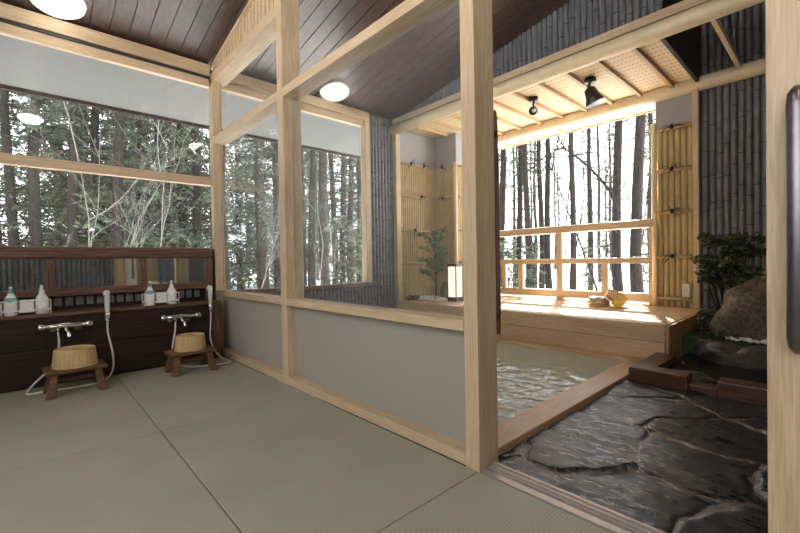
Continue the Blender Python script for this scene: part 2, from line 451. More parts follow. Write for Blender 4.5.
# window 1 (beside the counter), window 2 (beside the bath)
w1 = thing('window_1', 'large timber-framed window above the washing counter', 'window', kind='structure')
MB().box(-.06, .06, -3.1, -.002, 2.97, 3.09).build('window_frame', 'cypress_y', w1, bevel=.004)
MB().box(-.03, .03, -3.1, -.002, 2.862, 2.945).build('sash_rail', 'cypress_y', w1, bevel=.003)
MB().box(-.05, .045, -3.1, -.002, 2.945, 2.97).build('track_groove', 'plug_dark', w1)
MB().box(-.035, .035, -3.1, -.002, 1.80, 1.885).build('middle_rail', 'cypress_y', w1, bevel=.003)
MB().box(-.05, .05, -3.1, -.002, 1.09, 1.12).build('sill', 'log_wood_y', w1)
MB().box(-.012, -.004, -3.1, -.003, 1.11, 2.86).build('pane', 'window_glass', w1)
w2 = thing('window_2', 'timber-framed window beside the bath, seen through the glass partition', 'window', kind='structure')
MB().box(-.06, .06, .10, 2.165, 2.97, 3.09).build('window_frame', 'cypress_y', w2, bevel=.004)
MB().box(-.03, .03, .10, 2.10, 2.88, 2.97).build('sash_rail', 'cypress_y', w2, bevel=.003)
MB().box(-.06, .06, 2.085, 2.165, .655, 2.97).build('side_frame', 'cypress_z', w2, bevel=.004)
MB().box(-.012, -.004, .10, 2.08, .65, 2.9).build('pane', 'window_glass', w2)
# boards closing wall above frames
m = MB(); m.box(-.10, -.02, -3.1, 2.7, 3.08, 3.13)
st(m.build('trim_3', 'dark_board_y'), 'dark wall plate above the windows', 'trim')

# outside eave
m = MB(); m.prism([(-.12, -3.2, 3.06), (-.12, -3.2, 3.00), (-1.2, -3.2, 2.84), (-1.2, -3.2, 2.97), ], (0, 8, 0))
ev = st(m.build('roof', 'eave_board'), 'grey boarded eave outside the windows', 'roof')
MB().box(-1.235, -1.2, -3.2, 4.8, 2.80, 2.99).build('fascia', 'dark_board_y', ev)

# ------------------------------------------------------------------ partition
P = thing('wall_partition', 'light timber and glass partition between the tatami and the bath', 'wall', kind='structure')
MB().box(.0, .095, -.0, .10, 0, 2.97).build('post', 'cypress_z', P, bevel=.003)
MB().box(1.612, 1.706, 0, .155, 0, roofz(1.6)).build('post', 'cypress_z', P, bevel=.003)
MB().box(3.447, 3.524, 0, .148, -.02, roofz(3.5)).build('post', 'cypress_z', P, bevel=.003)
for (a, c) in ((.095, 1.612), (1.706, 3.447)):
    MB().box(a, c, .002, .095, .0, .058).build('bottom_rail', 'cypress_x', P, bevel=.003)
    MB().box(a, c, -.004, .11, .622, .675).build('middle_rail', 'cypress_x', P, bevel=.003)
    MB().box(a, c, .0, .13, 2.24, 2.307).build('upper_rail', 'cypress_x', P, bevel=.003)
    MB().box(a, c, .078, .084, .058, .622).build('frosted_pane', 'frosted_glass', P)
    MB().box(a, c, .078, .084, .675, 2.24).build('clear_pane', 'window_glass', P)
MB().box(.095, 1.612, .078, .084, 2.307, 2.90).build('clear_pane', 'window_glass', P)
MB().box(0, 1.612, .0, .15, 2.895, 2.985).build('top_beam', 'cypress_x', P, bevel=.004)
MB().box(3.524, 6.6, .0, .125, 2.85, 2.985).build('door_head', 'cypress_x', P, bevel=.004)
g = MB()
g.prism([(.0, .05, 2.985), (1.612, .05, 2.985), (1.612, .05, roofz(1.612)), (0, .05, roofz(0))], (0, .03, 0))
x = .05
while x < 1.56:
    g.prism([(x, .035, 2.985), (x + .018, .035, 2.985), (x + .018, .035, roofz(x + .018)), (x, .035, roofz(x))], (0, .015, 0))
    x += .075
MB().prism([(.0, .02, roofz(0) - .035), (1.612, .02, roofz(1.612) - .035), (1.612, .02, roofz(1.612)), (0, .02, roofz(0))], (0, .06, 0)).build('rake_board', 'cypress_x', P)
g.build('gable_slats', 'cypress_z', P)
t = MB(); t.tube(arc([(3.494, .185, 1.66), (3.500, .19, 1.60), (3.503, .192, 1.2), (3.503, .192, .65), (3.496, .185, .605)], 16), .013, 8)
t.obox((3.49, .165, 1.55), (.05, .04, .03), Matrix.Identity(3)); t.obox((3.49, .165, .68), (.05, .04, .03), Matrix.Identity(3))
t.build('pull_handle', 'log_wood_z', P, smooth=True)

# right sliding door
D = thing('door_1', 'pale timber sliding door stile with a long metal handle, right edge of the photo', 'door', kind='structure')
MB().box(4.483, 4.66, .012, .05, .012, 2.85).build('door_stile', 'cypress_z', D, bevel=.002)
MB().box(4.66, 5.5, .012, .05, .012, .30).build('door_rail', 'cypress_x', D)
MB().box(4.66, 5.5, .012, .05, 2.65, 2.85).build('door_rail', 'cypress_x', D)
MB().box(5.5, 5.62, .012, .05, .012, 2.85).build('door_stile', 'cypress_z', D)
MB().box(4.66, 5.5, .028, .034, .30, 2.65).build('pane', 'frosted_glass', D)
t = MB(); t.tube([(4.545, -.025, .70), (4.545, -.03, .715), (4.545, -.032, .74), (4.545, -.032, 1.33), (4.545, -.03, 1.36), (4.545, -.025, 1.375)], [.009, .018, .021, .021, .018, .009], 16)
t.box(4.537, 4.553, -.03, .012, .78, .80); t.box(4.537, 4.553, -.03, .012, 1.29, 1.31)
t.build('door_handle', 'handle_metal', D, smooth=True)

# ------------------------------------------------------------------ ceiling (sloping, dark boards running up the slope)
m = MB()
y = -3.2
while y < 5.0:
    for (xa, xb) in ((-.35, 4.6), (4.6, 6.7)):
        za, zb = roofz(xa), roofz(xb)
        x1_ = xb
        y1 = y + .142
        yy = y
        if yy > 2.62 and xa < 3.45:          # over the veranda: roof higher than the soffit
            pass
        m.prism([(xa, yy, za), (xb, yy, zb), (xb, yy, zb + .05), (xa, yy, za + .05)], (0, .136, 0))
        m.prism([(xa, yy + .134, za + .012), (xb, yy + .134, zb + .012), (xb, yy + .134, zb + .05), (xa, yy + .134, za + .05)], (0, .012, 0))
    y += .145
ce = st(m.build('ceiling', 'ceiling_boards'), 'sloping ceiling of dark reddish-brown boards', 'ceiling')

# ------------------------------------------------------------------ far gable wall with bamboo, beams
m = MB(); YG = 2.66
m.prism([(0, YG + .06, 3.0), (3.56, YG + .06, 3.0), (3.56, YG + .06, roofz(3.56)), (0, YG + .06, roofz(0))], (0, .06, 0))
w = st(m.build('wall_gable', 'dark_board_z'), 'gable of smoked bamboo above the veranda opening', 'wall')
b = MB(); bamboo_wall(b, (0.02, YG + .06), (1, 0, 0), 59, .06, 3.02, lambda x, y: roofz(x), (0, -1, 0), 5, spacing=.5)
b.build('bamboo_cladding', DB, w, smooth=True)
m = MB(); m.box(-.02, 6.6, YG - .01, YG + .06, 3.035, 3.115); m.box(-.02, 6.6, YG + .0, YG + .06, 3.005, 3.03)
st(m.build('trim_4', 'cypress_x', bevel=.003), 'pale board over the near round beam', 'trim')
bm = MB(); bm.tube([(-.02, YG, 2.945), (1.5, YG, 2.947), (3.3, YG, 2.944), (6.6, YG, 2.945)], [.075, .078, .074, .072], 20)
st(bm.build('round_beam', 'peeled_log', smooth=True), 'near peeled round log beam above the deck edge', 'beam')
bm = MB(); bm.tube([(.0, 4.3, 2.95), (2, 4.3, 2.952), (6.6, 4.3, 2.95)], [.082, .085, .078], 20)
st(bm.build('round_beam', 'peeled_log', smooth=True), 'far peeled round log beam over the veranda railing', 'beam')
m = MB(); m.box(.0, .09, YG - .02, YG + .07, .345, 2.88)
st(m.build('trim_5', 'cypress_z', bevel=.004), 'pale corner post left of the planted alcove', 'post')

# soffit
m = MB(); m.box(0, 3.50, YG + .05, 5.02, 3.005, 3.02)
so = st(m.build('ceiling', 'soffit_board'), 'perforated pale soffit over the veranda with timber battens', 'ceiling')
for xb in (.30, .62, .94, 1.27, 1.60, 1.93, 2.265, 2.595, 2.93, 3.27):
    MB().box(xb - .018, xb + .018, YG + .05, 4.99, 2.962, 3.006).build('batten', 'soffit_batten', so)
MB().box(0, 3.50, 4.99, 5.02, 2.985, 3.03).build('edge_board', 'soffit_batten', so)
m = MB(); m.box(3.50, 3.535, YG + .06, 4.30, 2.95, roofz(3.51)); 
st(m.build('trim_6', 'dark_board_y'), 'brown side board at the right end of the veranda soffit', 'trim')
m = MB(); m.box(3.865, 3.905, YG, 4.3, 2.97, 3.02)
st(m.build('trim_7', 'cypress_y', bevel=.003), 'pale crosspiece between the two round beams over the garden', 'trim')

# right bamboo wall (behind the garden)
m = MB(); m.box(3.45, 6.6, 4.37, 4.45, -.7, 3.95)
w = st(m.build('wall_far', 'dark_board_z'), 'wall of dark smoked bamboo poles behind the garden', 'wall')
b = MB(); bamboo_wall(b, (3.525, 4.37), (1, 0, 0), 47, .065, -.05, lambda x, y: roofz(x), (0, -1, 0), 8, spacing=.33, arcseg=9)
b.build('bamboo_cladding', DB, w, smooth=True)
m = MB(); m.box(3.455, 3.515, 4.25, 4.33, .34, 2.90)
st(m.build('trim_8', 'cypress_z', bevel=.004), 'pale post between bamboo fence and smoked bamboo wall', 'post')

# remaining shell: opposite wall and back wall with windows, garden side
m = MB(); m.box(6.6, 6.7, -3.2, 4.44, -.7, 3.6)
w = st(m.build('wall_right', 'cypress_z'), 'wall opposite the windows, pale boards above a dark bamboo dado', 'wall')
b = MB(); bamboo_wall(b, (6.6, -3.1), (0, 1, 0), 37, .082, .02, 1.24, (-1, 0, 0), 9, spacing=.4)
bamboo_wall(b, (6.6, .13), (0, 1, 0), 51, .082, .02, 3.55, (-1, 0, 0), 10, spacing=.4)
b.build('bamboo_cladding', DB, w, smooth=True)
m = MB(); m.box(-.1, 6.7, -3.2, -3.1, -.1, 1.25); m.box(-.1, 1.7, -3.2, -3.1, 1.25, 3.0)
for xx in (1.7, 3.3, 5.0, 6.6): m.box(xx, xx + .1, -3.2, -3.1, 1.25, 3.0)  # unseen wall, left open here so sky light reaches the mats
m.box(-.1, 6.7, -3.2, -3.1, 2.9, 3.1)
m.prism([(-.1, -3.2, 3.1), (6.7, -3.2, 3.1), (6.7, -3.2, 3.56), (4.6, -3.2, 3.95), (-.1, -3.2, 3.1)][:4], (0, .1, 0))
st(m.build('wall_back', 'cypress_x'), 'unseen window wall behind the camera, openings shaped to let daylight in', 'wall')

# ------------------------------------------------------------------ veranda deck
DK = thing('veranda_deck', 'raised pale wooden veranda deck beyond the hot bath', 'deck', (1.8, YG, .0))
m = MB(); y = YG; k = 0
while y < 4.72:
    m.box(0.0, 3.57 if y < 4.24 else 3.44, y, y + .112, .305, .345); y += .117
m.build('deck_boards', 'deck_wood', DK, bevel=.002)
MB().box(.02, 3.44, 2.72, 4.6, -.5, .30).build('sun_stop_fill', 'dark_board_x', DK)  # solid block added under the deck to stop sun leaking through
m = MB(); m.box(0.0, 3.568, YG + .004, YG + .03, .19, .305); m.box(0.0, 3.568, YG + .0, YG + .03, -.02, .187)
m.build('front_fascia', 'deck_wood', DK, bevel=.002)
m = MB(); m.box(3.572, 3.60, YG, 4.30, .17, .338); m.box(3.572, 3.60, YG, 4.30, -.02, .167)
m.build('end_fascia', 'batten_y', DK, bevel=.002)

# railing
RL = thing('veranda_railing', 'pale timber railing along the far edge of the veranda', 'railing', (1.8, 4.32, .345))
m = MB(); m.prism([(.5, 4.24, 1.33), (.5, 4.42, 1.33), (.5, 4.42, 1.40), (.5, 4.33, 1.435), (.5, 4.24, 1.425)], (2.55, 0, 0))
m.build('top_rail', 'cypress_x', RL, bevel=.004)
MB().box(.5, 3.05, 4.29, 4.35, .875, .95).build('middle_rail', 'cypress_x', RL, bevel=.003)
MB().box(.5, 3.05, 4.27, 4.37, .385, .49).build('bottom_rail', 'cypress_x', RL, bevel=.003)
for xx in (.54, 1.77, 2.99): MB().box(xx, xx + .095, 4.275, 4.365, .345, 1.36).build('post', 'cypress_z', RL, bevel=.003)
for xx in (.82, 1.13, 2.41): MB().box(xx, xx + .085, 4.29, 4.35, .49, .876).build('baluster', 'cypress_z', RL, bevel=.003)

# yellow bamboo fences
def rope_knot(m, c, seed):
    r = random.Random(seed); c = Vector(c)
    m.rock(c, (.022, .022, .028), seed, 8, 6, .3)
    for k in range(7):
        a = r.uniform(0, 2 * PI); l = r.uniform(.07, .15)
        d = Vector((math.cos(a), 0, math.sin(a) * .6))
        m.tube([c, c + d * l * .6 + Vector((0, -.01, .01)), c + d * l + Vector((0, 0, -.015))], .0035, 5)
ZR = (2.50, 2.0, 1.49, .95, .44)
F = thing('bamboo_fence', 'narrow yellow bamboo fence panel right of the veranda railing, dark rope knots', 'fence', (3.25, 4.32, .345))
b = MB(); bamboo_wall(b, (3.075, 4.33), (1, 0, 0), 6, .063, .345, 2.54, (0, -1, 0), 12, spacing=1.0)
b.box(3.07, 3.46, 4.33, 4.35, .345, 2.54)
b.build('poles', YB, F, smooth=False)
b = MB(); b.tube([(3.055, 4.28, .345), (3.055, 4.28, 2.60)], .032, 12); b.build('post', 'peeled_log', F, smooth=True)
for z in ZR:
    b = MB(); b.tube([(3.06, 4.275, z), (3.25, 4.272, z + .004), (3.46, 4.275, z)], .022, 10); b.build('cross_rail', 'yellow_bamboo', F, smooth=True)
for i, z in enumerate(ZR[:4]):
    b = MB(); rope_knot(b, (3.25, 4.245, z + .01), 30 + i); b.build('rope_knot', 'rope_black', F)
m = MB(); m.box(3.07, 3.46, 4.30, 4.38, 2.54, 2.90)
st(m.build('wall_upper', 'grey_plaster'), 'grey panel above the bamboo fence right of the railing', 'wall')
O = thing('power_outlet', 'small beige power outlet low on the right bamboo fence', 'outlet', (3.38, 4.25, .5))
MB().box(3.345, 3.425, 4.235, 4.262, .47, .63).build('cover', 'outlet_plastic', O, bevel=.004)
MB().tube([(3.385, 4.236, .55), (3.385, 4.228, .55)], .02, 12).build('socket', 'shower_grey', O)

# alcove: three fence panels and the grey wall above
A = thing('bamboo_fence', 'yellow bamboo fence on the left side wall of the planted alcove', 'fence', (0, 3.1, .345))
b = MB(); bamboo_wall(b, (.0, 2.74), (0, 1, 0), 18, .0475, .345, 2.50, (1, 0, 0), 21, spacing=.6, arcseg=5); b.build('poles', YB, A)
for z in (2.47, 1.97, 1.43, .92):
    b = MB(); b.tube([(.04, 2.74, z), (.042, 3.58, z)], .018, 8); b.build('cross_rail', 'yellow_bamboo', A, smooth=True)
for i, (yy, z) in enumerate(((2.98, 2.48), (3.27, 2.48), (3.2, 1.98), (3.05, 1.44))):
    b = MB(); rope_knot(b, (.065, yy, z), 50 + i); b.build('rope_knot', 'rope_black', A)
A = thing('bamboo_fence', 'yellow bamboo fence on the back wall of the alcove behind the small tree', 'fence', (.2, 3.6, .345))
b = MB(); bamboo_wall(b, (.0, 3.62), (1, 0, 0), 9, .0475, .345, 2.50, (0, -1, 0), 22, spacing=.6, arcseg=5); b.build('poles', YB, A)
for z in (2.47, 1.97, 1.43, .92):
    b = MB(); b.tube([(.0, 3.585, z), (.42, 3.583, z)], .018, 8); b.build('cross_rail', 'yellow_bamboo', A, smooth=True)
for i, z in enumerate((2.48, 1.98, 1.44)):
    b = MB(); rope_knot(b, (.2, 3.56, z), 60 + i); b.build('rope_knot', 'rope_black', A)
b = MB(); b.tube([(.44, 3.60, .345), (.44, 3.60, 2.53)], .034, 12); b.build('post', 'peeled_log', A, smooth=True)
A = thing('bamboo_fence', 'yellow bamboo fence running from the alcove out to the railing behind the lantern', 'fence', (.45, 4.0, .345))
b = MB(); bamboo_wall(b, (.44, 3.64), (0, 1, 0), 14, .0475, .345, 2.50, (1, 0, 0), 23, spacing=.6, arcseg=5); b.build('poles', YB, A)
for z in (2.47, 1.97, 1.43, .92):
    b = MB(); b.tube([(.48, 3.64, z), (.482, 4.28, z)], .018, 8); b.build('cross_rail', 'yellow_bamboo', A, smooth=True)
m = MB(); m.box(-.10, 0, 2.745, 3.72, .346, 3.0)
st(m.build('wall_alcove', 'grey_plaster'), 'grey wall on the left side of the alcove', 'wall')
m = MB(); m.box(0, .44, 3.625, 3.72, .346, 3.0); m.box(.34, .435, 3.72, 4.4, .346, 3.0)
st(m.build('wall_alcove', 'grey_plaster'), 'grey back wall of the alcove above its bamboo fence', 'wall')

# ------------------------------------------------------------------ bath tub
T = thing('hot_bath', 'sunken wooden bath tub edged in pale timber, beyond the glass partition', 'bathtub', (2.2, 1.4, -.6))
MB().box(3.32, 3.49, .17, 2.655, -.02, .03).build('rim', 'rim_wood', T, bevel=.006)
MB().box(.75, 3.32, 2.50, 2.655, -.02, .03).build('rim', 'deck_wood', T, bevel=.006)
MB().box(.75, 3.32, .17, .30, -.02, .03).build('rim', 'deck_wood', T, bevel=.006)
MB().box(.62, .75, .17, 2.655, -.02, .03).build('rim', 'rim_wood', T, bevel=.006)
m = MB(); m.box(.62, .75, .17, 2.655, -.62, -.02); m.box(3.36, 3.49, .17, 2.655, -.62, -.02); m.box(.75, 3.36, .17, .30, -.62, -.02); m.box(.75, 3.36, 2.52, 2.655, -.62, -.02); m.box(.62, 3.49, .17, 2.655, -.69, -.62)
m.build('tub_shell', 'rim_wood', T)
MB().box(3.02, 3.359, .30, 2.52, -.62, -.05).build('inner_bench', 'rim_wood', T)
m = MB(); nx, ny = 240, 210
for j in range(ny + 1):
    for i in range(nx + 1):
        x = .74 + 2.59 * i / nx; y = .29 + 2.24 * j / ny
        fall = math.exp(-((x - 2.9) ** 2 * .9 + (y - .8) ** 2 * 1.3))
        z = .010 + .002 * noise.noise(Vector((x * 5, y * 5, 0))) + fall * (.012 * noise.noise(Vector((x * 9, y * 10, 2))) + .004 * noise.noise(Vector((x * 22, y * 22, 5))))
        m.v.append((x, y, z))
for j in range(ny):
    for i in range(nx):
        a = j * (nx + 1) + i; m.f.append((a, a + 1, a + nx + 2, a + nx + 1)); m.m.append(0)
tag(m.build('bath_water', 'bath_water', smooth=True), 'milky green rippling hot-spring water filling the bath', 'water', kind='stuff')
# ground left of tub
m = MB(); m.box(-.01, .62, .1, 2.66, -.7, .02); m.box(.62, 3.5, .1, .17, -.7, .0)
st(m.build('floor', 'wet_slate'), 'narrow dark ledge around the bath under the window', 'floor')
rk = [((.32, 1.00, .20), (.26, .24, .26), 1, 'dark boulder at the left end of the rock row under the bath window'),
      ((.34, 1.42, .16), (.22, .22, .22), 2, 'dark boulder in the middle of the rock row under the bath window'),
      ((.36, 1.78, .10), (.18, .17, .17), 3, 'smallest dark boulder, right end of the rock row under the bath window'),
      ((.30, .52, .18), (.24, .22, .24), 4, 'dark boulder beside the corner post, under the bath window')]
for c, s_, sd, lab in rk:
    tag(MB().rock(c, s_, sd * 3.3, amp=.3).build('boulder', 'boulder_dark', smooth=True), lab, 'rock', 'boulders under the bath window')

# ------------------------------------------------------------------ veranda items
LN = thing('floor_lantern', 'lit square paper floor lantern with black top and base, on the deck', 'lamp', (.74, 3.2, .345))
MB().box(.655, .825, 3.115, 3.285, .345, .41).build('base', 'lantern_black', LN, bevel=.004)
MB().box(.665, .815, 3.125, 3.275, .41, .86).build('shade', 'lantern_glow', LN)
MB().box(.65, .83, 3.11, 3.29, .86, .90).build('cap', 'lantern_black', LN, bevel=.004)
m = MB()
for xx in (.657, .811):
    for yy in (3.117, 3.271): m.box(xx, xx + .012, yy, yy + .012, .41, .86)
m.build('corner_frame', 'lantern_black', LN)
def pebbles(name, cx, cy, rx, ry, z, n, label, seed, r0=.02, hgt=.04):
    r = random.Random(seed); m = MB()
    for i in range(n):
        a = r.uniform(0, 2 * PI); q = math.sqrt(r.random())
        s_ = r.uniform(.7, 1.3) * r0
        m.rock((cx + rx * q * math.cos(a), cy + ry * q * math.sin(a), z + s_ * .5 + hgt * (1 - q) * r.random()), (s_, s_ * r.uniform(.7, 1), s_ * .65), i * .7, 7, 5, .2)
    tag(m.build(name, 'white_pebble', smooth=True), label, 'pebbles', kind='stuff')
pebbles('white_pebbles', .36, 3.08, .30, .14, .345, 170, 'heap of white pebbles around the small tree on the deck', 3, .026, .07)
tag(MB().rock((.50, 3.28, .45), (.11, .09, .17), 8.2).build('garden_stone', 'boulder_brown', smooth=True), 'upright brown stone between the small tree and the lantern', 'rock')
def tuft(m, c, r, n, ls, seed, lw=.4):
    rd = random.Random(seed)
    for i in range(n):
        d = Vector((rd.gauss(0, 1), rd.gauss(0, 1), rd.gauss(0, .8)))
        d.normalize(); p = Vector(c) + Vector((d.x * r[0], d.y * r[1], d.z * r[2])) * (rd.random() ** .4)
        leaf(m, p, rd, ls, lw)
def leaf(m, p, rd, ls, lw=.4):
    u = Vector((rd.gauss(0, 1), rd.gauss(0, 1), rd.gauss(0, .5))).normalized()
    w = u.orthogonal().normalized(); w.rotate(Matrix.Rotation(rd.uniform(0, 6.28), 3, u))
    l = ls * rd.uniform(.7, 1.3)
    m.add([p - u * l * .5, p + w * l * lw * .5, p + u * l * .5, p - w * l * lw * .5], [(0, 1, 2, 3)])
TR = thing('small_tree', 'small leafy green garden tree in the alcove left of the lantern', 'tree', (.40, 3.14, .345))
rd = random.Random(5); mb = MB(); fl = MB()
base = Vector((.40, 3.12, .345)); top = Vector((.38, 3.16, .95))
mb.tube(arc([base, base + Vector((.03, 0, .25)), top, top + Vector((.02, 0, .35))], 12), .011, 7)
for i in range(22):
    z = rd.uniform(.75, 1.35); a = rd.uniform(0, 2 * PI); L_ = rd.uniform(.12, .29) * (1.15 - abs(z - 1.0) * .6)
    s0 = Vector((.39, 3.14, z - .12)); e0 = Vector((.39 + math.cos(a) * L_, 3.12 + math.sin(a) * L_ * .8, z + .03))
    mb.tube([s0, (s0 + e0) / 2 + Vector((0, 0, .03)), e0], [.006, .004, .002], 5)
    tuft(fl, e0, (.085, .085, .04), 75, .045, i); tuft(fl, (s0 + e0) / 2 + Vector((0, 0, .03)), (.06, .06, .035), 25, .04, i + 99)
mb.build('trunk', 'bark', TR, smooth=True); fl.build('foliage', 'leaf_fresh', TR)
m = MB(); tuft(m, (.10, 2.95, .375), (.12, .12, .05), 260, .035, 3); tuft(m, (.60, 3.30, .39), (.10, .08, .06), 200, .035, 4)
tag(m.build('ground_moss', 'moss'), 'low dark green moss tufts at the foot of the small tree', 'moss', kind='stuff')

# wooden pail with towel, tilted pail, yellow cloth
def bucket(name, label, c, M, r=.11, h=.10):
    B = thing(name, label, 'bucket', c, abs_=True)
    m = MB(); m.lathe(c, [(r * .92, 0), (r * .95, .003), (r, h), (r * .9, h), (r * .84, .02), (.001, .018)], 24, M=M); m.build('tub', 'bucket_wood', B, smooth=False)
    for z in (.025, h * .72):
        m = MB(); k = .93 + .07 * z / h
        m.lathe(c, [(r * (k + .02), z), (r * (k + .035), z + .004), (r * (k + .035), z + .010), (r * (k + .02), z + .014)], 24, M=M); m.build('hoop', 'brass', B)
    return B
bucket('wooden_bucket', 'low wooden bath bucket holding a pale towel, standing on the deck', (2.56, 3.80, .345), Matrix.Identity(3), .13, .075)
tw = MB(); 
tw.rock((2.555, 3.79, .432), (.105, .095, .036), 2.2, 24, 14, .35)
tw.rock((2.60, 3.735, .445), (.07, .055, .026), 5.2, 18, 10, .35)
tag(tw.build('towel', 'towel', smooth=True), 'pale lilac folded towel lying in the low bucket', 'towel')
Mt = Matrix.Rotation(math.radians(-30), 3, 'X') @ Matrix.Rotation(math.radians(22), 3, 'Y')
bucket('wooden_bucket', 'wooden bath bucket leaning tilted against the other one on the deck', (2.74, 3.80, .425), Mt, .125, .09)
yc = MB(); yc.rock((2.79, 3.765, .40), (.06, .05, .055), 3.1, 14, 10, .3)
tag(yc.build('yellow_sponge', 'yellow_cloth', smooth=True), 'bright yellow sponge under the tilted bucket on the deck', 'sponge')

# spotlights
S = thing('spotlight', 'smaller black ceiling spotlight with open ring, nearer the thick door post', 'spotlight', (1.99, 3.3, 3.005), group='black spotlights under the veranda soffit')
MB().lathe((1.99, 3.3, 2.955), [(.05, 0), (.055, .01), (.055, .045), (.04, .05)], 18).build('mount', 'black_metal', S, smooth=True)
MB().tube([(1.99, 3.3, 2.96), (1.985, 3.29, 2.90), (1.99, 3.28, 2.87)], .012, 8).build('arm', 'black_metal', S)
t = MB(); ax = Vector((.35, -.9, -.35)).normalized(); c0 = Vector((1.99, 3.29, 2.835))
t.tube([c0 - ax * .05, c0 - ax * .03, c0 + ax * .02, c0 + ax * .04], [.024, .042, .047, .056], 16, cap=False)
t.tube([c0 - ax * .05, c0 - ax * .045], [.018, .018], 16)
t.build('lamp_head', 'black_metal', S, smooth=True)
MB().rock(c0 + ax * .01, (.022, .022, .022), 1, 12, 8, 0).build('bulb', 'shower_grey', S, smooth=True)
S = thing('spotlight', 'larger black cone-shaped ceiling spotlight, farther from the thick door post', 'spotlight', (2.69, 3.3, 3.005), group='black spotlights under the veranda soffit')
MB().lathe((2.69, 3.3, 2.955), [(.06, 0), (.065, .01), (.065, .045), (.05, .05)], 18).build('mount', 'black_metal', S, smooth=True)
MB().tube([(2.69, 3.3, 2.96), (2.675, 3.29, 2.92), (2.67, 3.29, 2.89)], .016, 8).build('arm', 'black_metal', S)
t = MB(); ax = Vector((.30, .2, -.95)).normalized(); c0 = Vector((2.675, 3.3, 2.90))
t.tube([c0, c0 + ax * .02, c0 + ax * .06, c0 + ax * .10, c0 + ax * .19, c0 + ax * .195], [.04, .062, .068, .074, .112, .105], 20)
t.build('lamp_head', 'black_metal', S, smooth=True)

# ------------------------------------------------------------------ garden at the right
G = thing('garden_curb', 'red-brown timber curb around the dark garden pool, notched for the overflow', 'curb', (3.8, 2.0, 0))
MB().box(3.50, 3.66, 1.955, 2.655, -.02, .10).build('curb_beam', 'red_curb', G, bevel=.01)
MB().box(3.50, 3.885, 1.95, 2.10, -.02, .102).build('curb_beam', 'red_curb', G, bevel=.01)
MB().box(3.885, 4.05, 1.965, 2.09, -.02, .045).build('overflow_sill', 'red_curb', G, bevel=.008)
MB().box(4.05, 5.4, 1.96, 2.11, -.02, .102).build('curb_beam', 'red_curb', G, bevel=.01)
m = MB(); m.box(3.65, 6.5, 2.1, 3.35, .045, .05)
tag(m.build('pool_water', 'pond_water'), 'dark still water in the garden pool behind the red-brown curb', 'water', kind='stuff')
st(MB().box(3.60, 6.6, 3.08, 4.36, -.1, .19).build('ground', 'moss'), 'mossy garden soil at the foot of the smoked bamboo wall', 'soil')
GB = [((4.15, 3.42, .36), (.36, .27, .38), 11, 'boulder_brown', 'largest brown boulder in the garden, in front of the shrub'),
      ((4.05, 2.93, .045), (.30, .20, .155), 12, 'boulder_dark', 'low dark boulder at the pool edge below the largest boulder'),
      ((4.5, 2.75, .03), (.22, .20, .13), 13, 'boulder_dark', 'dark boulder half hidden by the door stile, at the pool edge'),
      ((3.82, 3.05, .08), (.11, .12, .13), 14, 'boulder_dark', 'small dark stone at the pool edge close to the deck'),
      ((3.84, 2.16, .02), (.18, .09, .07), 15, 'boulder_dark', 'flat wet stone in the pool behind the curb notch')]
for c, s_, sd, mt, lab in GB:
    tag(MB().rock(c, s_, sd * 1.7, 28, 20, .26).build('boulder', mt, smooth=True), lab, 'rock', 'boulders in the garden')
pebbles('white_gravel', 4.17, 3.13, .26, .07, .20, 190, 'white gravel strip between the large and the low garden boulder', 9, .016, .03)
m = MB(); tuft(m, (3.98, 3.14, .20), (.22, .09, .05), 600, .03, 7); tuft(m, (3.75, 3.3, .2), (.1, .2, .08), 300, .04, 8)
tag(m.build('ground_moss', 'moss'), 'dark green moss strip in front of the largest garden boulder', 'moss', kind='stuff')
SH = thing('garden_shrub', 'dark green leafy shrub against the smoked bamboo wall', 'shrub', (3.85, 3.72, .13))
rd = random.Random(15); mb = MB(); fl = MB()
for i in range(44):
    a = rd.uniform(0, 2 * PI); q = rd.random() ** .5
    e0 = Vector((3.85 + .25 * q * math.cos(a), 3.72 + .20 * q * math.sin(a), rd.uniform(.62, 1.15)))
    s0 = Vector((3.88 + rd.uniform(-.03, .03), 3.75, .13))
    if i % 3 == 0: mb.tube([s0, (s0 + e0) / 2 + Vector((rd.uniform(-.05, .05), 0, .05)), e0], [.011, .007, .003], 5)
    tuft(fl, e0, (.085, .08, .06), 70, .05, i)
mb.build('stem', 'bark', SH, smooth=True); fl.build('foliage', 'leaf_dark', SH)
SH = thing('fern', 'small low fern beside the deck end, left of the largest boulder', 'fern', (3.74, 3.45, .13))
fl = MB(); tuft(fl, (3.74, 3.45, .32), (.10, .10, .17), 330, .05, 77); fl.build('foliage', 'leaf_dark', SH)

# ------------------------------------------------------------------ washing counter
WC = thing('washing_counter', 'dark rustic timber washing counter under the window', 'counter', (.16, -1.5, 0))
MB().box(.0, .335, -3.1, -.03, .55, .578).build('countertop', 'log_wood_y', WC, bevel=.006)
m = MB(); m.box(.28, .315, -3.1, -.10, .30, .55); m.box(.283, .315, -3.1, -.10, .0, .296)
m.build('front_panel', 'dark_board_y', WC, bevel=.003)
MB().box(.25, .345, -.115, -.035, 0, .55).build('end_post', 'log_wood_z', WC, bevel=.012)
MF = thing('mirror_frame', 'rustic log mirror frame with three mirrors standing at the back of the counter', 'mirror', (.1, -1.5, .578))
m = MB(); m.box(.02, .13, -3.1, -.04, 1.02, 1.125); m.build('top_log', 'log_wood_y', MF, bevel=.02)
for yy in (-2.03, -1.345, -.665):
    MB().box(.06, .125, yy - .032, yy + .032, .76, 1.02).build('upright', 'log_wood_z', MF, bevel=.006)
MB().box(.06, .125, -.10, -.04, .578, 1.02).build('upright', 'log_wood_z', MF, bevel=.006)
MB().box(.05, .135, -3.1, -.10, .70, .765).build('lower_rail', 'log_wood_y', MF, bevel=.008)
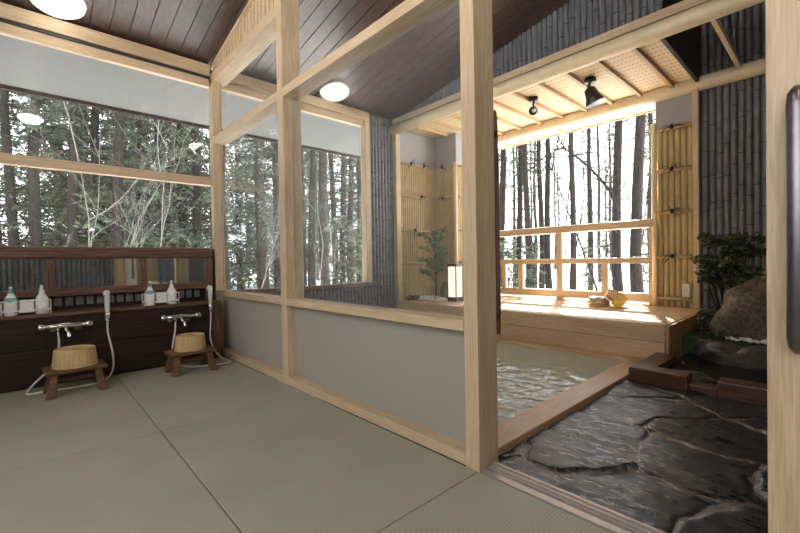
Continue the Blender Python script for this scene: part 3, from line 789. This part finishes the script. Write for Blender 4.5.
for (a, c) in ((-2.66, -2.06), (-1.998, -1.377), (-1.313, -.697), (-.633, -.10)):
    MB().box(.055, .065, a, c, .765, 1.02).build('mirror_glass', 'mirror', MF)
m = MB(); m.box(.0, .06, -3.1, -.1, .578, .70); m.build('back_board', 'dark_board_y', MF)
m = MB(); yy = -2.8
while yy < -.16:
    m.box(.06, .075, yy, yy + .052, .615, .69); yy += .074
m.build('tile_row', 'smoked_bamboo', MF, bevel=.004)

# mixer taps
def faucet(label, yc, z=.46, hose=False):
    F = thing('mixer_tap', label, 'tap', (.33, yc, z), group=None)
    x = .385
    MB().tube([(x, yc - .13, z), (x, yc - .06, z), (x, yc, z + .004), (x, yc + .06, z), (x, yc + .13, z)], [.019, .021, .023, .021, .019], 14).build('body', 'chrome', F, smooth=True)
    for s_ in (-1, 1):
        MB().tube([(x, yc + s_ * .125, z), (x, yc + s_ * .135, z), (x, yc + s_ * .165, z), (x, yc + s_ * .172, z)], [.021, .026, .027, .018], 14).build('knob', 'chrome', F, smooth=True)
        MB().tube([(.318, yc + s_ * .075, z - .03), (.328, yc + s_ * .075, z - .03), (.33, yc + s_ * .075, z - .03), (.37, yc + s_ * .075, z - .012)], [.032, .032, .014, .014], 14).build('wall_union', 'chrome', F, smooth=True)
    MB().tube(arc([(x, yc + .0, z - .005), (x + .02, yc, z - .03), (x + .06, yc + .01, z - .05), (x + .075, yc + .012, z - .085)], 12), .013, 10).build('spout', 'chrome', F, smooth=True)
    MB().tube([(x, yc - .05, z - .01), (x, yc - .05, z - .045)], .011, 10).build('hose_outlet', 'chrome', F, smooth=True)
    return F
faucet('chrome mixer tap above the stool farther from the partition', -1.26, .475)
faucet('chrome mixer tap above the stool beside the corner post', -.415, .46)
# showers
def shower(label, hy, path):
    S = thing('hand_shower', label, 'shower', (.36, hy, .5))
    x = .36
    MB().tube([(.335, hy, .545), (.385, hy, .535)], .02, 12).build('holder', 'chrome', S, smooth=True)
    MB().tube([(x + .012, hy, .50), (x + .012, hy, .53), (x + .008, hy, .60), (x, hy + .002, .69), (x - .01, hy + .002, .715)], [.014, .017, .018, .020, .022], 12).build('handle', 'shower_grey', S, smooth=True)
    t = MB(); c = Vector((x - .012, hy, .718)); ax = Vector((-.75, 0, -.35)).normalized()
    t.tube([c - ax * .02, c - ax * .012, c + ax * .012, c + ax * .022], [.014, .024, .027, .024], 18); t.build('head', 'shower_grey', S, smooth=True)
    MB().tube([(x + .012, hy, .50), (x + .012, hy, .475)], .013, 10).build('hose_nut', 'chrome', S)
    MB().tube(arc(path, 60), .0075, 8).build('hose', 'hose_white', S, smooth=True)
shower('hand shower with white hose right of the farther stool', -.985,
       [(.372, -.985, .48), (.375, -.985, .38), (.40, -.96, .22), (.42, -.96, .08), (.50, -1.02, .012), (.58, -1.14, .010), (.56, -1.38, .010), (.54, -1.50, .012), (.45, -1.46, .06), (.40, -1.36, .16), (.388, -1.31, .30), (.385, -1.31, .43)])
shower('hand shower with white hose against the corner post', -.145,
       [(.372, -.145, .48), (.375, -.15, .36), (.39, -.16, .22), (.42, -.13, .10), (.50, -.08, .02), (.62, -.05, .012), (.66, -.12, .010), (.62, -.30, .010), (.52, -.42, .012), (.42, -.50, .05), (.40, -.50, .18), (.39, -.475, .32), (.385, -.465, .415)])

# stools with upside-down bowls
def stool(label, cx, cy, rz):
    S = thing('bath_stool', label, 'stool', (cx, cy, 0), abs_=False); S.rotation_euler = (0, 0, rz)
    MB().box(-.125, .125, -.185, .185, .165, .195).build('seat', 'stool_wood', S, bevel=.008)
    for sx in (-1, 1):
        for sy in (-1, 1):
            m = MB(); a = [(sx * .07, sy * .105, .17), (sx * .105, sy * .105, .17), (sx * .105, sy * .15, .17), (sx * .07, sy * .15, .17)]
            bt = [(sx * .085, sy * .125, 0), (sx * .14, sy * .125, 0), (sx * .14, sy * .185, 0), (sx * .085, sy * .185, 0)]
            m.add(a + bt, [(0, 1, 2, 3), (7, 6, 5, 4), (0, 4, 5, 1), (1, 5, 6, 2), (2, 6, 7, 3), (3, 7, 4, 0)]); m.build('leg', 'stool_wood', S, bevel=.008)
    MB().box(-.012, .012, -.13, .13, .085, .12).build('stretcher', 'stool_wood', S, bevel=.004)
    return S
stool('low rustic brown stool farther from the partition, yellow bowl on top', .655, -1.225, .04)
stool('low rustic brown stool next to the corner post, yellow bowl on top', .68, -.42, .02)
def bowl(label, c, r, h, seed):
    B = thing('wash_bowl', label, 'bowl', c)
    m = MB(); n = 28
    prof = [(r, 0), (r * 1.01, .004), (r * .97, h * .5), (r * .92, h * .93), (r * .90, h), (r * .85, h - .012), (.02, h - .014)]
    m.lathe(c, prof, n); m.build('staves', 'bowl_wood', B)
    for z in (h * .14,):
        m = MB(); m.lathe(c, [(r * 1.005, z), (r * 1.012, z + .002), (r * 1.01, z + .006), (r * .998, z + .009)], n); m.build('hoop', 'bucket_wood', B)
bowl('yellow wooden wash bowl upside down on the stool farther from the partition', (.655, -1.225, .195), .138, .135, 1)
bowl('yellow wooden wash bowl upside down on the stool next to the corner post', (.68, -.42, .195), .128, .13, 2)

# caddies and bottles
def caddy(label, yc, x=.275, w=.27):
    K = thing('bottle_caddy', label, 'caddy', (x, yc, .578))
    MB().box(x - .045, x + .05, yc - .045, yc + .045, .60, .608).build('tray', 'caddy_white', K, bevel=.002)
    m = MB()
    for (z, t_) in ((.608, .012), (.685, .006)):
        m.box(x + .045, x + .05, yc - w / 2, yc + w / 2, z, z + t_); m.box(x - .045, x - .04, yc - w / 2, yc + w / 2, z, z + t_)
        m.box(x - .045, x + .05, yc - w / 2, yc - w / 2 + .005, z, z + t_); m.box(x - .045, x + .05, yc + w / 2 - .005, yc + w / 2, z, z + t_)
    for yy in (yc - w / 2, yc + w / 2 - .005):
        for xx in (x - .045, x + .045): m.box(xx, xx + .005, yy, yy + .005, .578, .69)
    m.build('rim', 'caddy_white', K)
def bottle(label, x, y, blue, h=.175, r=.0415, twist=0, grp=None):
    B = thing('pump_bottle', label, 'bottle', (x, y, .579), group=grp)
    c = (x, y, .579)
    body = [(r * .92, 0), (r, .006), (r, h * .62), (r * .9, h * .74), (r * .5, h * .9), (r * .36, h)]
    MB().lathe(c, body, 18).build('body', 'bottle_white', B, smooth=True)
    MB().lathe((x, y, .579 + h), [(r * .4, 0), (r * .42, .012), (r * .2, .014), (r * .18, .038)], 12).build('collar', 'bottle_blue' if blue else 'pump_white', B, smooth=True)
    t = MB(); t.tube([(x - .006, y, .579 + h + .042), (x + .035 * math.cos(twist), y + .035 * math.sin(twist), .579 + h + .04)], .007, 8)
    t.lathe((x, y, .579 + h + .036), [(.011, 0), (.012, .006), (.008, .014)], 10); t.build('pump_head', 'pump_white', B, smooth=True)
    if blue: MB().lathe(c, [(r * 1.005, h * .60), (r * 1.008, h * .63), (r * .93, h * .745), (r * .78, h * .80)], 18).build('blue_band', 'bottle_blue', B, smooth=True)
    else: MB().lathe(c, [(r * 1.006, h * .12), (r * 1.006, h * .5)], 18).build('sticker', 'caddy_white', B, smooth=True)
def soapbox(label, x, y):
    S = thing('soap_box', label, 'box', (x, y, .608))
    MB().box(x - .035, x + .035, y - .042, y + .042, .6085, .685).build('body', 'caddy_white', S, bevel=.006)
    MB().box(x - .037, x + .037, y - .044, y + .044, .686, .696).build('lid', 'pump_white', S, bevel=.003)
caddy('white wire bottle caddy at the left end of the counter', -1.49, w=.29)
bottle('blue-shouldered pump bottle at the left edge of the photo, in the left caddy', .285, -1.58, True)
bottle('all-white pump bottle at the right end of the left caddy', .285, -1.40, False)
soapbox('white box between the two pump bottles of the left caddy', .285, -1.49)
caddy('white wire bottle caddy between the two showers', -.56, w=.29)
bottle('blue-shouldered pump bottle at the left end of the right caddy', .285, -.65, True)
bottle('all-white pump bottle at the right end of the right caddy', .285, -.47, False)
soapbox('white box between the two pump bottles of the right caddy', .285, -.56)
bottle('blue-shouldered pump bottle second from the left edge, back row of the left caddy', .24, -1.67, True, .15)

# ------------------------------------------------------------------ ceiling lamps
th = math.atan(.185)
MR = Matrix.Rotation(-th, 3, 'Y')
def clamp_(label, x, y, r=.185, glow='lamp_glow'):
    z = roofz(x)
    s_ = -1 if x < 4.6 else 1
    Mx = Matrix.Rotation(th * s_, 3, 'Y')
    c = Vector((x, y, z)); n = Mx @ Vector((0, 0, -1))
    Lm = thing('ceiling_lamp', label, 'lamp', (x, y, z), group=None)
    Rz = Mx @ Matrix.Scale(-1, 3, Vector((0, 0, 1)))
    MB().lathe(c + n * .002, [(r * .85, 0), (r * .86, .02)], 28, M=Rz).build('base', 'caddy_white', Lm, smooth=True)
    MB().lathe(c + n * .02, [(r * .96, 0), (r, .012), (r * .96, .035), (r * .8, .06), (r * .5, .077), (r * .2, .083), (.01, .084)], 32, M=Rz).build('diffuser', glow, Lm, smooth=True)
    return Lm
clamp_('round white ceiling lamp at the top left of the photo', .30, -1.255)
clamp_('round white ceiling lamp over the bath, seen through the partition', .27, 1.44, glow='lamp_glow_dim')
for (x, y) in ((3.2, -2.2), (5.6, -1.4), (5.6, 1.5)):  # unseen lamps added to brighten the interior
    clamp_('round white lamp added out of view to brighten the room', x, y, glow='fill_lamp_glow').__setitem__('group', 'added unseen ceiling lamps')

# ------------------------------------------------------------------ outdoors
m = MB(); n = 60
for j in range(n + 1):
    for i in range(n + 1):
        x = -70 + 110 * i / n; y = -40 + 120 * j / n
        dd = max(0, max(-x - 2, y - 6))
        v_ = -.85 + .035 * dd + .35 * noise.noise(Vector((x * .12, y * .12, 0))) * min(1, dd * .2)
        m.v.append((x, y, v_))
for j in range(n):
    for i in range(n):
        a = j * (n + 1) + i; m.f.append((a, a + 1, a + n + 2, a + n + 1)); m.m.append(0)
gr = m.build('ground', 'snowy_ground', smooth=True); st(gr, 'snow-patched forest ground outside', 'ground')

def needle(m, p, rd, l, w):
    u = Vector((rd.gauss(0, 1), rd.gauss(0, 1), rd.gauss(-.3, .5))).normalized()
    q = u.orthogonal().normalized(); q.rotate(Matrix.Rotation(rd.uniform(0, 6.28), 3, u))
    m.add([p, p + u * l * .5 + q * w, p + u * l, p + u * l * .5 - q * w], [(0, 1, 2, 3)])
def make_tree(H, r, zlo, zhi, nb, blen, seed, leafn, fol, twigs=10):
    rd = random.Random(seed)
    T_ = bpy.data.objects.new('conifer_tree', None); COL.objects.link(T_)
    m = MB(); pts = []; rs = []
    for i in range(10):
        z = H * i / 9; pts.append((.05 * math.sin(i * 1.3 + seed), .05 * math.cos(i * 1.7 + seed), z)); rs.append(r * (1 - .75 * i / 9) * (1.25 if i == 0 else 1))
    m.tube(pts, rs, 12, mi=0)
    br = MB(); fo = MB()
    for k in range(nb + twigs):
        bare = k >= nb
        z = rd.uniform(1.2, zlo + 1) if bare else zlo + (zhi - zlo) * rd.random() ** 1.0
        a = rd.uniform(0, 2 * PI)
        L_ = (rd.uniform(.4, 1.4)) if bare else blen * (1.05 - .55 * (z - zlo) / max(.1, zhi - zlo)) * rd.uniform(.6, 1.15)
        s0 = Vector((0, 0, z)); d = Vector((math.cos(a), math.sin(a), 0))
        mid = s0 + d * L_ * .5 + Vector((0, 0, .06 * L_)); e0 = s0 + d * L_ + Vector((0, 0, -.22 * L_ + rd.uniform(-.1, .2)))
        br.tube([s0, mid, e0], [.022 if bare else .03, .013, .004], 4, cap=False)
        if not bare:
            for q in range(leafn):
                t = rd.random() ** .6
                p = (s0.lerp(mid, t * 2) if t < .5 else mid.lerp(e0, t * 2 - 1)) + Vector((rd.gauss(0, .15), rd.gauss(0, .15), rd.gauss(-.05, .07))) * L_ * .6
                needle(fo, p, rd, rd.uniform(.10, .22), rd.uniform(.018, .035))
        else:
            for q in range(3):
                p = s0.lerp(e0, rd.random()); f2 = p + Vector((rd.gauss(0, .2), rd.gauss(0, .2), rd.gauss(.0, .2)))
                br.tube([p, f2], [.006, .002], 3, cap=False)
    m.build('trunk', 'bark', T_, smooth=True)
    br.build('branches', 'bark', T_)
    if fo.v: fo.build('foliage', fol, T_)
    T_['_abs'] = 0
    return T_
protos = {
    'bare': make_tree(15, .115, 7.5, 14, 26, 1.3, 1, 30, 'conifer_green', 16),
    'mid': make_tree(14, .13, 2.2, 12.5, 60, 1.7, 2, 46, 'conifer_green', 14),
    'full': make_tree(11, .13, .9, 10, 120, 1.9, 3, 75, 'conifer_green', 0),
    'olive': make_tree(5.5, .06, .3, 5.2, 60, 1.35, 4, 55, 'conifer_olive', 0),
}
used = {}
CX, CY = 4.619, -1.467
def ground_z(x, y):
    dd = max(0, max(-x - 2, y - 6))
    return -.85 + .035 * dd + .35 * noise.noise(Vector((x * .12, y * .12, 0))) * min(1, dd * .2) - .1
def plant(kind, az, dist, scale, label, group, rz=None, name=None):
    p = protos[kind]
    if kind not in used: o = p; used[kind] = 1
    else: o = copy_tree(p)
    a = math.radians(az); x = CX + dist * math.cos(a); y = CY + dist * math.sin(a)
    o.location = (x, y, ground_z(x, y)); o.rotation_euler = (0, 0, az * 3.1 if rz is None else rz); o.scale = (scale, scale, scale if kind != 'bare' else 1)
    tag(o, label, 'tree', group)
    return o
ver = [(123.2, 14, 1.15, 'straight trunk just clear of the thick door post, left edge of the veranda view'),
       (120.9, 14.5, .95, 'left trunk of the first close pair seen over the veranda railing'),
       (119.9, 13.5, .95, 'right trunk of the first close pair seen over the veranda railing'),
       (118.2, 15, .9, 'left trunk of the second close pair seen over the veranda railing'),
       (117.3, 14, .9, 'right trunk of the second close pair seen over the veranda railing'),
       (114.3, 13, .85, 'single dark trunk near the middle of the veranda view'),
       (112.2, 16, .75, 'slim trunk just right of the single dark trunk in the veranda view'),
       (111.2, 24, .8, 'thinnest distant trunk right of the middle of the veranda view'),
       (109.1, 11, 1.0, 'thick trunk left of the thickest one in the veranda view'),
       (106.9, 10.5, 1.15, 'thickest trunk, nearest the right bamboo fence in the veranda view'),
       (104.6, 15, 1.0, 'trunk partly hidden by the right bamboo fence post')]
for az, d, s_, lab in ver: plant('bare', az, d, s_, lab, 'tree trunks beyond the veranda railing')
GL = 'forest trees outside the left windows'
lw = [(181.3, 11.5, .85, 'bare'), (179.3, 11, .9, 'mid'), (176.3, 11, .95, 'bare'), (174.0, 12, 1.0, 'full'), (172.2, 10.5, 1.0, 'bare'), (170.1, 12, .8, 'bare'),
      (169.2, 14, .7, 'bare'), (168.0, 11, .7, 'mid'), (165.7, 13, .95, 'full'), (164.1, 11.5, 1.0, 'mid'),
      (160.9, 12, .9, 'mid'), (159.1, 14, 1.0, 'full'), (156.3, 9.5, 1.1, 'bare'), (154.3, 13, .9, 'mid'), (151, 12.5, 1.0, 'bare'),
      (149.6, 11.5, 1.0, 'bare'), (148.0, 10.5, 1.2, 'bare'), (146.7, 13, .9, 'bare'), (145.4, 12, .9, 'bare'), (144.2, 14, .8, 'mid'), (143.1, 12, .8, 'bare')]
desc = {'bare': 'tall dark conifer trunk with a high crown, outside the left windows',
        'mid': 'conifer with boughs from head height up, outside the left windows',
        'full': 'bushy dark green conifer leafy down to the ground, outside the left windows',
        'olive': 'young yellow-green conifer at the forest edge, outside the left windows'}
for i, (az, d, s_, k) in enumerate(lw): plant(k, az, d, s_, desc[k], GL + ' (' + {'bare': 'tall trunks', 'mid': 'half-crowned', 'full': 'bushy', 'olive': 'young'}[k] + ')')
rd = random.Random(21)
for i in range(38):
    az = rd.uniform(140, 186); d = rd.uniform(15, 34); k = rd.choice(['mid', 'full', 'mid', 'full', 'bare'])
    plant(k, az, d, rd.uniform(.9, 1.2), 'distant conifer deep in the forest beyond the left windows', 'distant forest trees beyond the left windows')
for i in range(6):
    az = rd.uniform(142, 182); d = rd.uniform(11, 16)
    plant('olive', az, d, rd.uniform(.5, .85), desc['olive'], 'young conifers at the forest edge')
for i in range(13):
    az = rd.uniform(100, 132); d = rd.uniform(20, 40)
    plant(rd.choice(['bare', 'mid']), az, d, rd.uniform(.8, 1.1), 'distant conifer in the haze beyond the veranda', 'distant forest trees beyond the veranda')
for (az, d, s_) in ((119.5, 12.5, .42), (122.5, 12, .45), (105.5, 12.5, .5), (110.3, 14, .4), (112.8, 15, .36)):
    plant('olive', az, d, s_, 'low green young conifer growing between the trunks beyond the railing', 'young conifers beyond the veranda railing')

for i in range(34):
    az = rd.uniform(187, 250); d = rd.uniform(11, 24)
    plant(rd.choice(['mid', 'full', 'full']), az, d, rd.uniform(.9, 1.2), 'conifer past the left edge of the photo, mirrored in the panes', 'forest trees past the left edge of the photo')
def bare_tree(label, name, base, seed, H=5.0, lean=(0, 0), mat='pale_bark', r=.018, depth=3):
    rd = random.Random(seed); T_ = thing(name, label, 'tree', base, abs_=False)
    m = MB(); tw = MB()
    def grow(p, d, L_, r_, dep, mm):
        pts = [p]; q = p.copy(); dd = d.copy()
        for i in range(5):
            dd = (dd + Vector((rd.gauss(0, .13), rd.gauss(0, .13), rd.gauss(.03, .08)))).normalized(); q = q + dd * L_ / 5; pts.append(q.copy())
        mm.tube(pts, [r_ * (1 - .14 * i) for i in range(6)], 5 if dep > 1 else 3, cap=False)
        if dep > 0:
            for k in range(4):
                s_ = pts[rd.randint(1, 5)]
                nd = (dd + Vector((rd.gauss(0, .55), rd.gauss(0, .55), rd.gauss(.15, .4)))).normalized()
                grow(s_, nd, L_ * rd.uniform(.4, .65), r_ * .5, dep - 1, tw)
    grow(Vector((0, 0, -.1)), Vector((lean[0], lean[1], 1)).normalized(), H, r, depth, m)
    m.build('trunk', mat, T_, smooth=True); tw.build('twigs', mat, T_)
def pol(az, d):
    a = math.radians(az); x = CX + d * math.cos(a); y = CY + d * math.sin(a); return (x, y, ground_z(x, y))
bare_tree('pale leafless sapling leaning left, outside the left window near the mirror post', 'bare_tree', pol(172.5, 8.2), 3, 3.6, (.05, -.35))
bare_tree('pale leafless sapling standing upright in the middle of the left window', 'bare_tree', pol(171, 8.8), 4, 4.2, (0, .08))
bare_tree('pale leafless sapling at the left edge of the left window', 'bare_tree', pol(178, 8.5), 8, 3.8, (0, .1))
bare_tree('pale leafless sapling outside the bath window left half', 'bare_tree', pol(158, 9), 9, 3.8, (.0, .1))
bare_tree('pale leafless sapling outside the bath window right half', 'bare_tree', pol(147.5, 9), 12, 4.2, (0, -.1))
AB = thing('arched_tree', 'dark leafless tree bowed in an arch between the trunks beyond the railing', 'tree', pol(108.9, 10.1))
def pz(az, d, z): q = pol(az, d); return (q[0], q[1], z)
arch = arc([pz(108.9, 10.1, ground_z(*pol(108.9, 10.1)[:2])), pz(109.0, 10.1, .9), pz(109.3, 10.1, 2.1), pz(111.1, 10.2, 2.75), pz(114, 10.4, 3.38), pz(116, 10.5, 3.58), pz(119.5, 10.7, 3.2)], 36)
MB().tube(arch, [.05 - .04 * i / (len(arch) - 1) for i in range(len(arch))], 8).build('trunk', 'bark', AB, smooth=True)
tw_ = MB(); rr_ = random.Random(4)
for k in range(34):
    p = arch[rr_.randint(len(arch) // 4, len(arch) - 1)]; q = p.copy(); d_ = Vector((rr_.gauss(0, .6), rr_.gauss(0, .3), rr_.gauss(.3, .6))).normalized(); pp = [p]
    for e in range(4): d_ = (d_ + Vector((rr_.gauss(0, .25), rr_.gauss(0, .2), rr_.gauss(0, .25)))).normalized(); q = q + d_ * rr_.uniform(.12, .32); pp.append(q.copy())
    tw_.tube(pp, [.014, .010, .008, .005, .003], 4, cap=False)
tw_.build('twigs', 'bark', AB)
for (az, d, s_, k) in ((121.6, 17, .62, 'mid'), (118.9, 19, .66, 'mid'), (123.8, 16, .7, 'mid'), (105.6, 17, .8, 'mid'), (116, 27, .6, 'mid'), (110.4, 28, .6, 'mid')):
    plant(k, az, d, s_, 'green-boughed conifer standing between the trunks beyond the veranda railing', 'green conifers beyond the veranda railing')
bare_tree('dark slender leafless tree in the middle of the veranda view', 'bare_tree', pol(115.8, 13), 16, 6, (.05, .1), 'bark', .035)
bare_tree('dark twiggy leafless tree behind the single dark trunk of the veranda view', 'bare_tree', pol(114.0, 14), 26, 6.5, (-.08, .1), 'bark', .03)
bare_tree('dark twiggy leafless tree between the two close pairs of trunks', 'bare_tree', pol(119.0, 12.5), 27, 5.5, (.1, .1), 'bark', .025)
bare_tree('dark twiggy leafless tree between the two thick trunks near the fence', 'bare_tree', pol(108.0, 13), 28, 6, (.1, .05), 'bark', .028)
bare_tree('dark slender leafless tree at the right of the veranda view', 'bare_tree', pol(110.6, 13), 17, 6, (-.12, .1), 'bark', .035)

# ------------------------------------------------------------------ light
W = bpy.data.worlds.new('world'); SC.world = W; W.use_nodes = True
nt = W.node_tree; nt.nodes.clear()
bg = nt.nodes.new('ShaderNodeBackground'); ow = nt.nodes.new('ShaderNodeOutputWorld')
tc = nt.nodes.new('ShaderNodeTexCoord'); sp = nt.nodes.new('ShaderNodeSeparateXYZ')
cr = nt.nodes.new('ShaderNodeValToRGB'); cr.color_ramp.elements[0].position = .45; cr.color_ramp.elements[0].color = (.95, .97, 1, 1)
cr.color_ramp.elements[1].position = 1; cr.color_ramp.elements[1].color = (.72, .84, 1, 1)
nt.links.new(tc.outputs['Generated'], sp.inputs[0]); nt.links.new(sp.outputs[2], cr.inputs[0]); nt.links.new(cr.outputs[0], bg.inputs[0])
bg.inputs[1].default_value = 3.0; nt.links.new(bg.outputs[0], ow.inputs[0])
sl = bpy.data.lights.new('sun', 'SUN'); so_ = bpy.data.objects.new('sun', sl); COL.objects.link(so_)
sl.energy = 28; sl.angle = math.radians(.6); sl.color = (1, .94, .84)
so_.rotation_euler = Vector((-.38, .90, 1.08)).to_track_quat('Z', 'Y').to_euler()

SC.view_settings.view_transform = 'Standard'; SC.view_settings.look = 'None'; SC.view_settings.gamma = 1
SC.view_settings.exposure = 0.75
SC.view_settings.use_curve_mapping = False
cy = SC.cycles
cy.max_bounces = 10; cy.diffuse_bounces = 5; cy.glossy_bounces = 4; cy.transparent_max_bounces = 24; cy.transmission_bounces = 4
cy.use_denoising = True; cy.sample_clamp_indirect = 6; cy.caustics_reflective = False; cy.caustics_refractive = False
for o in list(bpy.data.objects):
    if '_abs' in o: del o['_abs']
